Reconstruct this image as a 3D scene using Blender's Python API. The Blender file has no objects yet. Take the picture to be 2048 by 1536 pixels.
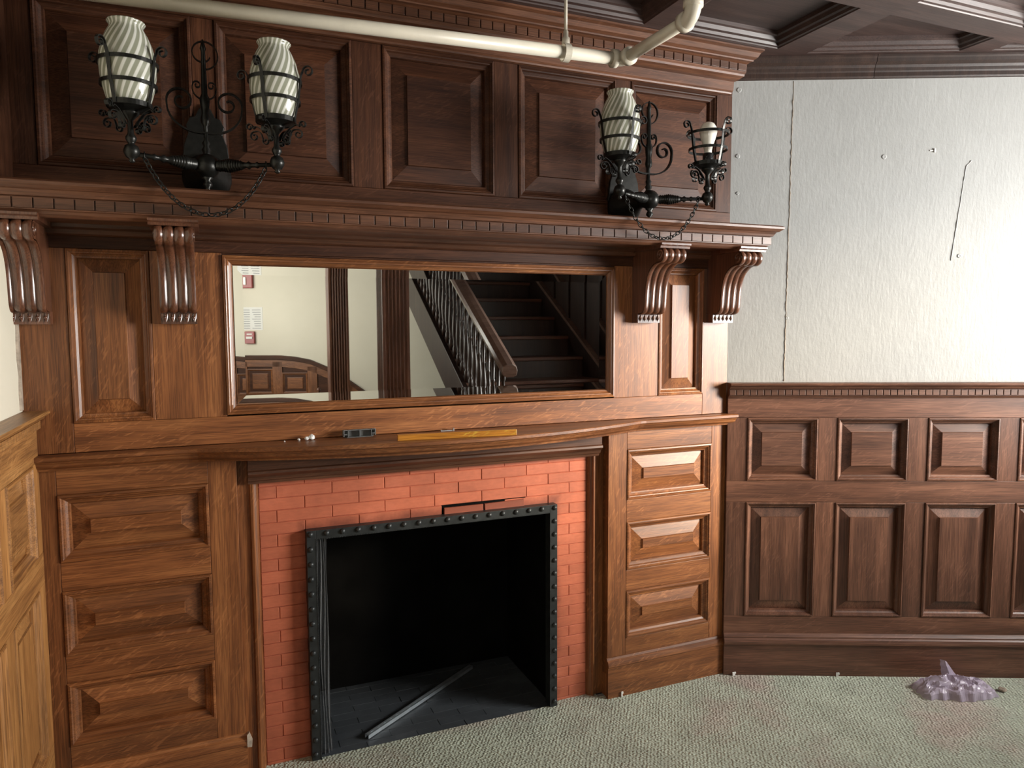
import bpy, math, random
from mathutils import Vector, Matrix
R = math.radians
S = bpy.context.scene
COL = S.collection
rng = random.Random(7)

# ------------------------------------------------------------------ camera
cam_d = bpy.data.cameras.new('camera')
cam = bpy.data.objects.new('camera', cam_d); COL.objects.link(cam)
CAM_YAW, CAM_PITCH, CAM_ROLL = R(67.347), R(-4.548), R(0.239)
fwd = Vector((math.cos(CAM_YAW)*math.cos(CAM_PITCH), math.sin(CAM_YAW)*math.cos(CAM_PITCH), math.sin(CAM_PITCH)))
rgt = Vector((math.sin(CAM_YAW), -math.cos(CAM_YAW), 0)); dwn = fwd.cross(rgt)
r2 = rgt*math.cos(CAM_ROLL) + dwn*math.sin(CAM_ROLL); d2 = dwn*math.cos(CAM_ROLL) - rgt*math.sin(CAM_ROLL)
M4 = Matrix((( r2.x, -d2.x, -fwd.x, -.8036), (r2.y, -d2.y, -fwd.y, -2.6268), (r2.z, -d2.z, -fwd.z, 1.6), (0, 0, 0, 1)))
cam.matrix_world = M4
cam_d.sensor_width = 36; cam_d.lens = 36*1449.9/2048; cam_d.clip_start = .05
S.camera = cam

# ------------------------------------------------------------------ light
W = bpy.data.worlds.new('sky'); S.world = W; W.use_nodes = True
bg = W.node_tree.nodes['Background']; bg.inputs[0].default_value = (.62, .78, 1, 1); bg.inputs[1].default_value = 1.0
def area(name, loc, tgt, sx, sy, power, col):
    l = bpy.data.lights.new(name, 'AREA'); l.shape = 'RECTANGLE'; l.size = sx; l.size_y = sy
    l.energy = power; l.color = col
    o = bpy.data.objects.new(name, l); COL.objects.link(o); o.location = loc
    o.rotation_euler = (Vector(tgt)-Vector(loc)).to_track_quat('-Z', 'Y').to_euler()
    return o
area('window_daylight_near', (3.78, -2.28, 1.68), (0, -.9, .85), 1.6, 1.2, 250, (1, .97, .92))
area('window_daylight_stairs', (3.78, -3.95, 1.75), (0, -3.6, 1.2), .9, 1.5, 30, (.85, .93, 1))
area('window_daylight_hall', (-1.5, -4.55, 1.75), (1.2, -5.0, 1.1), 1.9, 1.7, 60, (1, .93, .80))
sun = bpy.data.lights.new('sun', 'SUN'); sun.energy = 3.6; sun.angle = R(14); sun.color = (1, .78, .50)
so = bpy.data.objects.new('sun', sun); COL.objects.link(so)
so.rotation_euler = Vector((-.90, .80, -.31)).to_track_quat('-Z', 'Y').to_euler()
S.view_settings.view_transform = 'Standard'; S.view_settings.look = 'None'
S.view_settings.gamma = 1; S.view_settings.use_curve_mapping = False
S.view_settings.exposure = 0.55

# ------------------------------------------------------------------ materials
def newmat(name):
    m = bpy.data.materials.new(name); m.use_nodes = True
    nt = m.node_tree; b = nt.nodes['Principled BSDF']
    return m, nt, b
def N(nt, typ, **kw):
    n = nt.nodes.new(typ)
    for k, v in kw.items(): setattr(n, k, v)
    return n
def mth(nt, op, a, b=None, c=None):
    n = N(nt, 'ShaderNodeMath', operation=op)
    for i, v in enumerate((a, b, c)):
        if v is None: continue
        if isinstance(v, (int, float)): n.inputs[i].default_value = v
        else: nt.links.new(v, n.inputs[i])
    return n.outputs[0]
def ramp(nt, fac, stops):
    n = N(nt, 'ShaderNodeValToRGB'); e = n.color_ramp.elements
    while len(e) < len(stops): e.new(.5)
    for i, (p, c) in enumerate(stops): e[i].position = p; e[i].color = (*c, 1)
    nt.links.new(fac, n.inputs[0]); return n.outputs[0]
def mix(nt, fac, a, b, typ='MIX'):
    n = N(nt, 'ShaderNodeMix', data_type='RGBA', blend_type=typ)
    for s, v in ((n.inputs[0], fac), (n.inputs[6], a), (n.inputs[7], b)):
        if isinstance(v, (int, float)): s.default_value = v
        elif isinstance(v, tuple): s.default_value = (*v, 1)
        else: nt.links.new(v, s)
    return n.outputs[2]
def noise(nt, vec, scale, detail=3, rough=.5):
    n = N(nt, 'ShaderNodeTexNoise'); n.inputs['Scale'].default_value = scale
    n.inputs['Detail'].default_value = detail; n.inputs['Roughness'].default_value = rough
    if vec is not None: nt.links.new(vec, n.inputs['Vector'])
    return n.outputs[0]
def vmul(nt, vec, s):
    n = N(nt, 'ShaderNodeVectorMath', operation='MULTIPLY'); nt.links.new(vec, n.inputs[0]); n.inputs[1].default_value = s
    return n.outputs[0]
def bump(nt, b, h, strength, dist=.002):
    n = N(nt, 'ShaderNodeBump'); n.inputs['Strength'].default_value = strength; n.inputs['Distance'].default_value = dist
    nt.links.new(h, n.inputs['Height']); nt.links.new(n.outputs[0], b.inputs['Normal'])

def wood(name, axis, dark, midc, light, rough=.42, coat=.12, fleck=.5, spec=.5):
    """quarter-sawn oak: long pores along the grain and pale ray flecks across it"""
    m, nt, b = newmat(name)
    tc = N(nt, 'ShaderNodeTexCoord').outputs['Object']
    at = N(nt, 'ShaderNodeAttribute', attribute_name='rnd').outputs['Fac']
    off = N(nt, 'ShaderNodeCombineXYZ')
    for i, k in enumerate((37., 11., 23.)): nt.links.new(mth(nt, 'MULTIPLY', at, k), off.inputs[i])
    ad = N(nt, 'ShaderNodeVectorMath', operation='ADD'); nt.links.new(tc, ad.inputs[0]); nt.links.new(off.outputs[0], ad.inputs[1])
    v = ad.outputs[0]
    g = {'x': (1, 14, 14), 'z': (14, 14, 1)}[axis]
    big = noise(nt, vmul(nt, v, tuple(a*1.0 for a in g)), 1.6, 4, .6)
    pore = noise(nt, vmul(nt, v, tuple(a*1.0 for a in ((1.2, 50, 50) if axis == 'x' else (50, 50, 1.2)))), 7, 2, .6)
    # ray flecks lie slanted across the board
    rot = N(nt, 'ShaderNodeMapping'); nt.links.new(v, rot.inputs['Vector'])
    rot.inputs['Rotation'].default_value = (0, R(24) if axis == 'x' else R(66), 0)
    fl = noise(nt, vmul(nt, rot.outputs[0], (18, 40, 95)), 1.4, 2, .5)
    fmask = noise(nt, vmul(nt, v, (3, 3, 5) if axis == 'x' else (5, 3, 3)), 1.3, 2, .5)
    wear = noise(nt, v, 2.2, 3, .55)
    base = ramp(nt, big, [(.28, dark), (.5, midc), (.72, light)])
    p = ramp(nt, pore, [(.40, (.50, .45, .42)), (.56, (1.05, 1.05, 1.05))])
    base = mix(nt, .75, base, p, 'MULTIPLY')
    f1 = ramp(nt, fl, [(.56, (0, 0, 0)), (.66, (1, 1, 1))])
    f2 = ramp(nt, fmask, [(.42, (0, 0, 0)), (.58, (1, 1, 1))])
    fm = mix(nt, 1.0, f1, f2, 'MULTIPLY')
    sep = N(nt, 'ShaderNodeSeparateColor'); nt.links.new(fm, sep.inputs[0])
    base = mix(nt, mth(nt, 'MULTIPLY', sep.outputs[0], fleck), base, tuple(min(1, c*1.9+.02) for c in light))
    wr = ramp(nt, wear, [(.3, (.78, .74, .72)), (.7, (1.18, 1.14, 1.08))])
    base = mix(nt, .8, base, wr, 'MULTIPLY')
    tint = mth(nt, 'ADD', .82, mth(nt, 'MULTIPLY', mth(nt, 'FRACT', mth(nt, 'MULTIPLY', at, 7.31)), .36))
    cb = N(nt, 'ShaderNodeCombineColor')
    for i in range(3): nt.links.new(tint, cb.inputs[i])
    base = mix(nt, 1.0, base, cb.outputs[0], 'MULTIPLY')
    nt.links.new(base, b.inputs['Base Color'])
    b.inputs['Roughness'].default_value = rough
    nt.links.new(mth(nt, 'ADD', rough-.08, mth(nt, 'MULTIPLY', wear, .2)), b.inputs['Roughness'])
    b.inputs['Coat Weight'].default_value = coat; b.inputs['Coat Roughness'].default_value = .28; b.inputs['Specular IOR Level'].default_value = spec
    bump(nt, b, pore, .25, .001)
    return m
OAK = dict(dark=(.120, .042, .0135), midc=(.235, .087, .028), light=(.36, .150, .052))
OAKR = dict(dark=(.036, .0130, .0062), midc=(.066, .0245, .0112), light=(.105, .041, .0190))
OAKB = dict(dark=(.075, .032, .019), midc=(.135, .060, .036), light=(.21, .100, .062))
OAKG = dict(dark=(.20, .09, .028), midc=(.36, .17, .052), light=(.48, .25, .085))
MATS = {}
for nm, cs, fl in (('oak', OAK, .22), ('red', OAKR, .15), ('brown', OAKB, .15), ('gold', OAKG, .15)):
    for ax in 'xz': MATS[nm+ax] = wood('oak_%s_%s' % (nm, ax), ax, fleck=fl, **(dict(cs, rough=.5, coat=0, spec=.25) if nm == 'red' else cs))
MATS['dentil'] = wood('oak_moulding', 'x', (.060, .024, .012), (.110, .045, .022), (.165, .070, .036), fleck=.10)
MATS['dark'] = wood('stair_and_shaded_crown_wood', 'z', (.018, .009, .006), (.032, .016, .011), (.05, .027, .019), fleck=.0)  # stairs; on the right wall crown this dark tone stands in for shade
MATS['carved'] = wood('oak_carved', 'z', (.070, .028, .015), (.125, .050, .027), (.18, .076, .042), rough=.24, coat=.6, fleck=0)
MATS['ceil'] = wood('ceiling_wood', 'x', (.034, .018, .015), (.050, .028, .024), (.070, .041, .035), rough=.5, coat=.1, fleck=0)
MATS['strip'] = wood('orange_strip', 'x', (.40, .13, .015), (.62, .26, .03), (.85, .45, .06), rough=.3, coat=.5, fleck=.5)

def simple(name, col, rough=.5, metal=0, coat=0, ns=None, nb=None, var=.0, bs=.3, bd=.002, trans=0):
    m, nt, b = newmat(name)
    tc = N(nt, 'ShaderNodeTexCoord').outputs['Object']
    n = noise(nt, tc, ns or 20, 4, .6)
    lo = tuple(c*(1-var) for c in col); hi = tuple(min(1, c*(1+var)) for c in col)
    nt.links.new(ramp(nt, n, [(.3, lo), (.7, hi)]), b.inputs['Base Color'])
    b.inputs['Roughness'].default_value = rough; b.inputs['Metallic'].default_value = metal
    b.inputs['Coat Weight'].default_value = coat
    if nb: bump(nt, b, noise(nt, tc, nb, 3, .6), bs, bd)
    return m
MATS['iron'] = simple('wrought_iron', (.022, .022, .020), .34, .6, 0, 60, 90, .3, .15)
MATS['steel'] = simple('blackened_steel', (.035, .040, .042), .42, .5, 0, 30, 60, .3, .2)
MATS['soot_'] = simple('soot_black', (.005, .005, .005), .8, 0, 0, 8, 40, .3, .4)
def soot_mat():
    m, nt, b = newmat('soot')
    tc = N(nt, 'ShaderNodeTexCoord').outputs['Object']
    nt.links.new(ramp(nt, noise(nt, tc, 6, 4), [(.3, (.003, .003, .003)), (.7, (.007, .007, .007))]), b.inputs['Base Color'])
    b.inputs['Roughness'].default_value = 1; b.inputs['Specular IOR Level'].default_value = .05
    return m
MATS['soot'] = soot_mat()
MATS['pipe'] = simple('cream_pipe_paint', (.66, .61, .50), .35, 0, .2, 10, 30, .06, .1)
MATS['paper'] = simple('white_paper', (.78, .78, .75), .7, 0, 0, 8, None, .03)
MATS['scrap'] = simple('white_scrap', (.80, .80, .78), .6, 0, 0, 60, 80, .08, .3)
MATS['redbox'] = simple('red_enamel', (.26, .006, .006), .35, 0, .2, 9, None, .04)
MATS['zinc'] = simple('zinc_channel', (.60, .68, .74), .35, .75, 0, 25, None, .15)
MATS['greyplastic'] = simple('grey_plastic', (.16, .17, .17), .4, 0, .1, 20, None, .08)
MATS['bulb'] = simple('bulb_glass', (.86, .83, .74), .18, 0, .5, 6, None, .02)
MATS['black'] = simple('black_bakelite', (.014, .014, .015), .25, 0, .3, 6, None, .1)
MATS['grey'] = simple('weathered_edge', (.33, .27, .21), .8, 0, 0, 45, 70, .35, .6)
MATS['outside'] = simple('outdoor_ground', (.35, .36, .33), .9, 0, 0, 2, None, .1)

def mirror_mat():
    m, nt, b = newmat('mirror_silver')
    b.inputs['Metallic'].default_value = 1; b.inputs['Base Color'].default_value = (.86, .88, .86, 1)
    tc = N(nt, 'ShaderNodeTexCoord').outputs['Object']
    n = noise(nt, tc, 2, 2); nt.links.new(ramp(nt, n, [(.3, (.80, .82, .80)), (.7, (.88, .90, .88))]), b.inputs['Base Color'])
    b.inputs['Roughness'].default_value = .012
    return m
MATS['mirror'] = mirror_mat()

def plaster(name, c1, c2, crackle=.5):
    m, nt, b = newmat(name)
    tc = N(nt, 'ShaderNodeTexCoord').outputs['Object']
    n1 = noise(nt, tc, 1.3, 4, .6); n2 = noise(nt, vmul(nt, tc, (1, 1, .28)), 85, 3, .6); n3 = noise(nt, tc, 14, 4, .6)
    nt.links.new(ramp(nt, n1, [(.3, c1), (.7, c2)]), b.inputs['Base Color'])
    b.inputs['Roughness'].default_value = .55
    h = mth(nt, 'ADD', mth(nt, 'MULTIPLY', n2, .5), mth(nt, 'MULTIPLY', n3, .9))
    bump(nt, b, h, crackle, .004)
    return m
MATS['plaster'] = plaster('painted_plaster', (.355, .36, .35), (.415, .42, .41))
MATS['plaster_cream'] = plaster('cream_plaster', (.66, .62, .50), (.72, .68, .56), .15)

def brick_mat(name, c, soot=True):
    m, nt, b = newmat(name)
    tc = N(nt, 'ShaderNodeTexCoord').outputs['Object']
    at = N(nt, 'ShaderNodeAttribute', attribute_name='rnd').outputs['Fac']
    n1 = noise(nt, tc, 5, 5, .65); n2 = noise(nt, vmul(nt, tc, (1, 1, 4)), 30, 3, .6)
    base = ramp(nt, n1, [(.25, tuple(k*.72 for k in c)), (.55, c), (.8, tuple(min(1, k*1.22+.02) for k in c))])
    base = mix(nt, .5, base, ramp(nt, n2, [(.3, (.82, .80, .80)), (.7, (1.1, 1.08, 1.06))]), 'MULTIPLY')
    cb = N(nt, 'ShaderNodeCombineColor'); t = mth(nt, 'ADD', .9, mth(nt, 'MULTIPLY', at, .18))
    for i in range(3): nt.links.new(t, cb.inputs[i])
    base = mix(nt, 1, base, cb.outputs[0], 'MULTIPLY')
    if soot:
        sp = N(nt, 'ShaderNodeSeparateXYZ'); nt.links.new(tc, sp.inputs[0])
        dd = mth(nt, 'MAXIMUM', mth(nt, 'SUBTRACT', mth(nt, 'ABSOLUTE', sp.outputs[0]), .50), mth(nt, 'SUBTRACT', sp.outputs[2], .866))
        dd = mth(nt, 'ADD', dd, mth(nt, 'MULTIPLY', mth(nt, 'SUBTRACT', n1, .5), .08))
        base = mix(nt, 1, base, ramp(nt, dd, [(.0, (.50, .46, .46)), (.035, (1, 1, 1))]), 'MULTIPLY')
    nt.links.new(base, b.inputs['Base Color']); b.inputs['Roughness'].default_value = .55
    bump(nt, b, n2, .25, .002)
    return m
MATS['brick'] = brick_mat('red_painted_brick', (.50, .138, .070))
MATS['mortar'] = simple('red_painted_joint', (.36, .085, .045), .8, 0, 0, 30, 50, .3, .5)
MATS['hearth'] = brick_mat('black_hearth_brick', (.060, .070, .080), False)

def carpet_mat():
    m, nt, b = newmat('looped_carpet')
    tc = N(nt, 'ShaderNodeTexCoord').outputs['Object']
    mp = N(nt, 'ShaderNodeMapping'); nt.links.new(tc, mp.inputs['Vector'])
    mp.inputs['Rotation'].default_value = (0, 0, R(35))
    v = vmul(nt, mp.outputs[0], (1.0, 1.7, 1))
    vo = N(nt, 'ShaderNodeTexVoronoi'); vo.inputs['Scale'].default_value = 78; vo.inputs['Randomness'].default_value = .55
    nt.links.new(v, vo.inputs['Vector'])
    loop = ramp(nt, vo.outputs['Distance'], [(.1, (1, 1, 1)), (.62, (0, 0, 0))])
    blot = noise(nt, tc, 1.7, 4, .6); spot = noise(nt, tc, 7, 3, .6)
    c = ramp(nt, blot, [(.36, (.64, .56, .49)), (.50, (.60, .655, .54)), (.62, (.64, .71, .58))])
    c = mix(nt, .6, c, ramp(nt, spot, [(.32, (.80, .80, .78)), (.6, (1.05, 1.05, 1.05))]), 'MULTIPLY')
    c = mix(nt, .55, c, ramp(nt, vo.outputs['Distance'], [(.15, (1.15, 1.15, 1.15)), (.6, (.55, .55, .55))]), 'MULTIPLY')
    nt.links.new(c, b.inputs['Base Color']); b.inputs['Roughness'].default_value = .95
    sp = N(nt, 'ShaderNodeSeparateColor'); nt.links.new(loop, sp.inputs[0])
    bump(nt, b, sp.outputs[0], .9, .006)
    return m
MATS['carpet'] = carpet_mat()

def shade_mat():
    m, nt, b = newmat('opalescent_swirl_glass')
    tc = N(nt, 'ShaderNodeTexCoord').outputs['Object']
    sp = N(nt, 'ShaderNodeSeparateXYZ'); nt.links.new(tc, sp.inputs[0])
    ang = mth(nt, 'ARCTAN2', sp.outputs[1], sp.outputs[0])
    ph = mth(nt, 'ADD', mth(nt, 'MULTIPLY', ang, 22), mth(nt, 'MULTIPLY', sp.outputs[2], -135))
    s = mth(nt, 'ADD', mth(nt, 'MULTIPLY', mth(nt, 'SINE', ph), .5), .5)
    c = ramp(nt, s, [(.45, (.42, .43, .33)), (.80, (.93, .93, .86))])
    nt.links.new(c, b.inputs['Base Color']); b.inputs['Roughness'].default_value = .12; b.inputs['Coat Weight'].default_value = .6
    b.inputs['Coat Roughness'].default_value = .05
    bump(nt, b, s, .2, .002)
    tr = N(nt, 'ShaderNodeBsdfTranslucent'); nt.links.new(c, tr.inputs[0])
    mx = N(nt, 'ShaderNodeMixShader'); mx.inputs[0].default_value = .35
    nt.links.new(b.outputs[0], mx.inputs[1]); nt.links.new(tr.outputs[0], mx.inputs[2])
    nt.links.new(mx.outputs[0], nt.nodes['Material Output'].inputs[0])
    return m
MATS['shade'] = shade_mat()

def film_mat(name, col, alpha, rough=.32):
    m, nt, b = newmat(name)
    tc = N(nt, 'ShaderNodeTexCoord').outputs['Object']
    n = noise(nt, tc, 18, 3)
    nt.links.new(ramp(nt, n, [(.3, tuple(c*.85 for c in col)), (.7, col)]), b.inputs['Base Color'])
    b.inputs['Roughness'].default_value = rough; b.inputs['Coat Weight'].default_value = .25
    nt.links.new(ramp(nt, n, [(.3, (alpha,)*3), (.7, (min(1, alpha*1.3),)*3)]), b.inputs['Alpha'])
    return m
MATS['film'] = film_mat('lilac_plastic_film', (.58, .50, .64), .62, .3)
def mesh_mat():
    m, nt, b = newmat('woven_wire')
    tc = N(nt, 'ShaderNodeTexCoord').outputs['Object']
    sp = N(nt, 'ShaderNodeSeparateXYZ'); nt.links.new(tc, sp.inputs[0])
    s = mth(nt, 'SINE', mth(nt, 'MULTIPLY', mth(nt, 'ADD', sp.outputs[0], sp.outputs[1]), 1400))
    b.inputs['Base Color'].default_value = (.22, .23, .24, 1); b.inputs['Metallic'].default_value = .2; b.inputs['Roughness'].default_value = .5
    nt.links.new(ramp(nt, s, [(.2, (.45,)*3), (.8, (.85,)*3)]), b.inputs['Alpha'])
    return m
MATS['wire'] = mesh_mat()

# ------------------------------------------------------------------ mesh builder
class MB:
    def __init__(s): s.v = []; s.f = []; s.r = []; s.sm = []
    def add(s, vs, fs, smooth=False, r=None):
        o = len(s.v); s.v += [tuple(p) for p in vs]; r = rng.random() if r is None else r
        for f in fs: s.f.append(tuple(o+i for i in f)); s.r.append(r); s.sm.append(smooth)
        return s
    def box(s, x0, x1, y0, y1, z0, z1, r=None):
        vs = [(x, y, z) for z in (z0, z1) for y in (y0, y1) for x in (x0, x1)]
        return s.add(vs, [(0, 2, 3, 1), (4, 5, 7, 6), (0, 1, 5, 4), (2, 6, 7, 3), (0, 4, 6, 2), (1, 3, 7, 5)], r=r)
    def prism(s, poly, y0, y1, r=None):
        """polygon in x,z (counter-clockwise seen from -y) pushed from y0 (front) to y1"""
        n = len(poly); vs = [(x, y0, z) for x, z in poly]+[(x, y1, z) for x, z in poly]
        fs = [tuple(range(n)), tuple(reversed(range(n, 2*n)))]+[(i+n, (i+1) % n+n, (i+1) % n, i) for i in range(n)]
        return s.add(vs, fs, r=r)
    def mould(s, prof, x0, x1, mitre0=0, mitre1=0, yb=0, r=None):
        """prof [(p,z)] from wall top round to wall bottom, run along x; mitre: x grows with p"""
        n = len(prof)
        vs = [(x0-mitre0*p, yb-p, z) for p, z in prof]+[(x1+mitre1*p, yb-p, z) for p, z in prof]
        fs = [(i, i+1, i+1+n, i+n) for i in range(n-1)]+[tuple(reversed(range(n))), tuple(range(n, 2*n)), (n-1, 0, n, 2*n-1)]
        return s.add(vs, fs, r=r)
    def rings(s, rs, cap=True, closed=False, smooth=False, r=None):
        n = len(rs[0]); vs = [p for q in rs for p in q]; fs = []
        m = len(rs)
        for k in range(m if closed else m-1):
            a = k*n; b = ((k+1) % m)*n
            for i in range(n): j = (i+1) % n; fs.append((a+i, a+j, b+j, b+i))
        if cap and not closed: fs.append(tuple(reversed(range(n)))); fs.append(tuple(range((m-1)*n, m*n)))
        return s.add(vs, fs, smooth, r)
    def lathe(s, prof, o=(0, 0, 0), axis=(0, 0, 1), n=24, cap=True, r=None):
        ax = Vector(axis).normalized(); t = Vector((1, 0, 0)) if abs(ax.x) < .9 else Vector((0, 1, 0))
        u = ax.cross(t).normalized(); w = ax.cross(u); o = Vector(o)
        rs = [[o+ax*h+(u*math.cos(2*math.pi*i/n)+w*math.sin(2*math.pi*i/n))*max(rad, 1e-5) for i in range(n)] for rad, h in prof]
        return s.rings(rs, cap=cap, smooth=True, r=r)
    def tube(s, path, rad, n=10, closed=False, r=None):
        P = [Vector(p) for p in path]; m = len(P); rs = []; up = None
        for i in range(m):
            if closed: t = (P[(i+1) % m]-P[i-1])
            else: t = P[min(i+1, m-1)]-P[max(i-1, 0)]
            t.normalize()
            if up is None: up = Vector((0, 0, 1)) if abs(t.z) < .9 else Vector((1, 0, 0))
            u = t.cross(up).normalized(); up = u.cross(t)
            rr = rad[i] if isinstance(rad, (list, tuple)) else rad
            rs.append([P[i]+(u*math.cos(2*math.pi*k/n)+up*math.sin(2*math.pi*k/n))*rr for k in range(n)])
        return s.rings(rs, cap=not closed, closed=closed, smooth=True, r=r)
    def ribbon(s, path, wdir, w, th):
        P = [Vector(p) for p in path]; wd = Vector(wdir).normalized(); rs = []
        for i in range(len(P)):
            t = (P[min(i+1, len(P)-1)]-P[max(i-1, 0)]).normalized(); nn = wd.cross(t).normalized()
            rs.append([P[i]+wd*w/2+nn*th/2, P[i]-wd*w/2+nn*th/2, P[i]-wd*w/2-nn*th/2, P[i]+wd*w/2-nn*th/2])
        return s.rings(rs)
    def ball(s, c, r, n=12, m=8):
        return s.lathe([(r*math.sin(math.pi*k/m), -r*math.cos(math.pi*k/m)) for k in range(m+1)], c, n=n, cap=False)
    def build(s, name, mat, parent=None, bevel=0, loc=None, rotz=0, label=None, kind=None):
        me = bpy.data.meshes.new(name); me.from_pydata(s.v, [], s.f)
        me.materials.append(MATS[mat] if isinstance(mat, str) else mat)
        me.polygons.foreach_set('use_smooth', s.sm)
        a = me.attributes.new('rnd', 'FLOAT', 'FACE'); a.data.foreach_set('value', s.r)
        me.validate(); me.update()
        o = bpy.data.objects.new(name, me); COL.objects.link(o)
        if parent: o.parent = parent
        if loc: o.location = loc
        o.rotation_euler.z = rotz
        if bevel:
            b = o.modifiers.new('bevel', 'BEVEL'); b.width = bevel; b.segments = 2; b.limit_method = 'ANGLE'; b.angle_limit = R(50)
        if label: o['label'] = label
        if kind: o['kind'] = kind
        return o
def thing(name, label, cat, loc=(0, 0, 0), rotz=0, group=None):
    o = bpy.data.objects.new(name, None); COL.objects.link(o); o.location = loc; o.rotation_euler.z = rotz
    o.empty_display_size = .1
    return tag(o, label, cat, group)
def tag(o, label, cat, group=None):
    o['label'] = label; o['category'] = cat
    if group: o['group'] = group
    return o

# ------------------------------------------------------------------ joinery helpers (local frame: x along wall, -y out, z up)
RAISE = [(.0, .0), (.002, -.004), (.007, -.005), (.010, .000), (.013, .001), (.016, .007), (.022, .012), (.026, .013), (.028, .019), (.0282, .028)]
def panel(parent, x0, x1, z0, z1, mat='oak', grain=None, yb=0, mw=.034, bw=.055, name='panel', mats=None):
    g = grain or ('x' if (x1-x0) > (z1-z0) else 'z')
    k = mw/.0282
    def ring(d, y): return [(x0+d, yb+y, z0+d), (x1-d, yb+y, z0+d), (x1-d, yb+y, z1-d), (x0+d, yb+y, z1-d)]
    m1 = MB()
    # each side of the moulding is its own mitred piece
    for side in range(4):
        rs = [ring(d*k, y) for d, y in RAISE]
        a, b = side, (side+1) % 4
        vs = []
        for q in rs: vs += [q[a], q[b]]
        m1.add(vs, [(2*i, 2*i+1, 2*i+3, 2*i+2) for i in range(len(rs)-1)])
    m = MB(); d0 = .028*k
    y0, y1, y2 = .0262, .0125, .0065
    a = ring(d0-.004, y0); b = ring(d0+bw, y1); c = ring(d0+bw+.002, y2)
    for s in range(4):
        t = (s+1) % 4; m.add([a[s], a[t], b[t], b[s]], [(0, 1, 2, 3)])
        m.add([b[s], b[t], c[t], c[s]], [(0, 1, 2, 3)], r=.3)
    m.add(c, [(0, 1, 2, 3)])
    p = m.build(name, mat+g, parent)
    m1.build('panel_moulding', mat+g, p)
    return p
def board(parent, g, x0, x1, z0, z1, mat='oak', y0=0, y1=.03, name=None):
    e = .0004
    return MB().box(x0+e, x1-e, y0, y1, z0+e, z1-e).build(name or ('stile' if g == 'z' else 'rail'), mat+g, parent, bevel=.0012)
def dentil_band(parent, x0, x1, z0, z1, p, pitch, gap, mat='dentil', proj=.008, n=None):
    m = MB(); n = int(round((x1-x0)/pitch)); pt = (x1-x0)/n
    for i in range(n):
        m.box(x0+i*pt+gap/2, x0+(i+1)*pt-gap/2, -p-proj, -p, z0, z1, r=.42)
    return m.build('dentil_band', mat, parent, bevel=.0008)

HW = 1.34          # half width of the chimney breast
ZC = 2.75          # underside of the ceiling beams
BA = R(24.5)       # the wall to the right turns towards the room
BX, BL = HW, 2.484
DX = HW+BL*math.cos(BA); DY = -BL*math.sin(BA)

# ================================================================== SETTING
def struct(mb, name, mat, **kw): return mb.build(name, mat, kind='structure', **kw)
fl = MB()
t = math.tan(R(22.65))
poly = [(-HW-.02, -6.23-(HW-.47)*t-.3), (DX+.02, -4.25), (DX+.02, DY+.02), (HW+.02, .02), (.70, .02), (.70, .062), (.49, .062), (.49, .035), (-.49, .035), (-.49, .062), (-.70, .062), (-.70, .02), (-HW-.02, .02)]
n = len(poly)
fl.add([(x, y, 0) for x, y in poly]+[(x, y, -.012) for x, y in poly], [tuple(range(n)), tuple(reversed(range(n, 2*n)))]+[(i, i+n, (i+1) % n+n, (i+1) % n) for i in range(n)])
struct(fl, 'floor', 'carpet')
struct(MB().box(-1.6, 3.3, -7.2, .06, -.10, -.013), 'floor', 'outside')
# wall behind the chimney breast, left open for the firebox
wb = MB(); wb.box(-HW-.15, -.56, .10, .20, -.05, 2.95).box(.56, HW+.10, .10, .20, -.05, 2.95).box(-.56, .56, .10, .20, .95, 2.95)
struct(wb, 'wall_back', 'soot')
# right wall, plaster above wainscot
wr = MB(); wr.box(-.05, BL+.2, 0, .12, 1.30, 2.95); wr.box(-.05, BL+.2, .02, .12, -.05, 1.30)
wall_r = struct(wr, 'wall_right', 'plaster', loc=(BX, 0, 0), rotz=-BA)
# far right wall with two tall windows
def wall_with_windows(name, length, wins, mat, loc, rotz, H=2.95):
    m = MB(); x = -.15
    for a, b, c, d in wins:
        m.box(x, a, 0, .14, -.05, H); m.box(a, b, 0, .14, -.05, c); m.box(a, b, 0, .14, d, H); x = b
    m.box(x, length, 0, .14, -.05, H)
    o = struct(m, name, mat, loc=loc, rotz=rotz)
    for k, (a, b, c, d) in enumerate(wins):
        f = MB()
        for q in ((a, a+.05, c, d), (b-.05, b, c, d), (a+.05, b-.05, d-.05, d), (a+.05, b-.05, c, c+.05)):
            f.box(q[0], q[1], .03, .09, q[2], q[3])
        f.box(a+.05, b-.05, .045, .075, (c+d)/2-.02, (c+d)/2+.02)
        f.box(a-.03, b+.03, -.04, .04, c-.03, c)
        WN[0] += 1
        struct(f, 'window_%d' % WN[0], 'brownz', loc=loc, rotz=rotz)
    return o
WN = [0]
# local x of this wall runs towards -y (rotation -90 deg): out of the wall = -x world
wall_with_windows('wall_far_right', 3.55, [(.45, 2.05, 1.05, 2.50), (2.45, 3.35, 1.0, 2.50)], 'plaster', (DX, DY, 0), R(-90))
wall_with_windows('wall_left', 6.85, [(1.2, 3.1, .9, 2.6)], 'plaster_cream', (-HW, -6.72, 0), R(90))
# wall behind the camera (seen in the mirror)
BKA = R(202.65)
bk = MB().box(-4.0, 1.3, 0, .12, -.05, 2.95)
struct(bk, 'wall_behind', 'plaster_cream', loc=(-.47, -6.23, 0), rotz=BKA)

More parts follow.
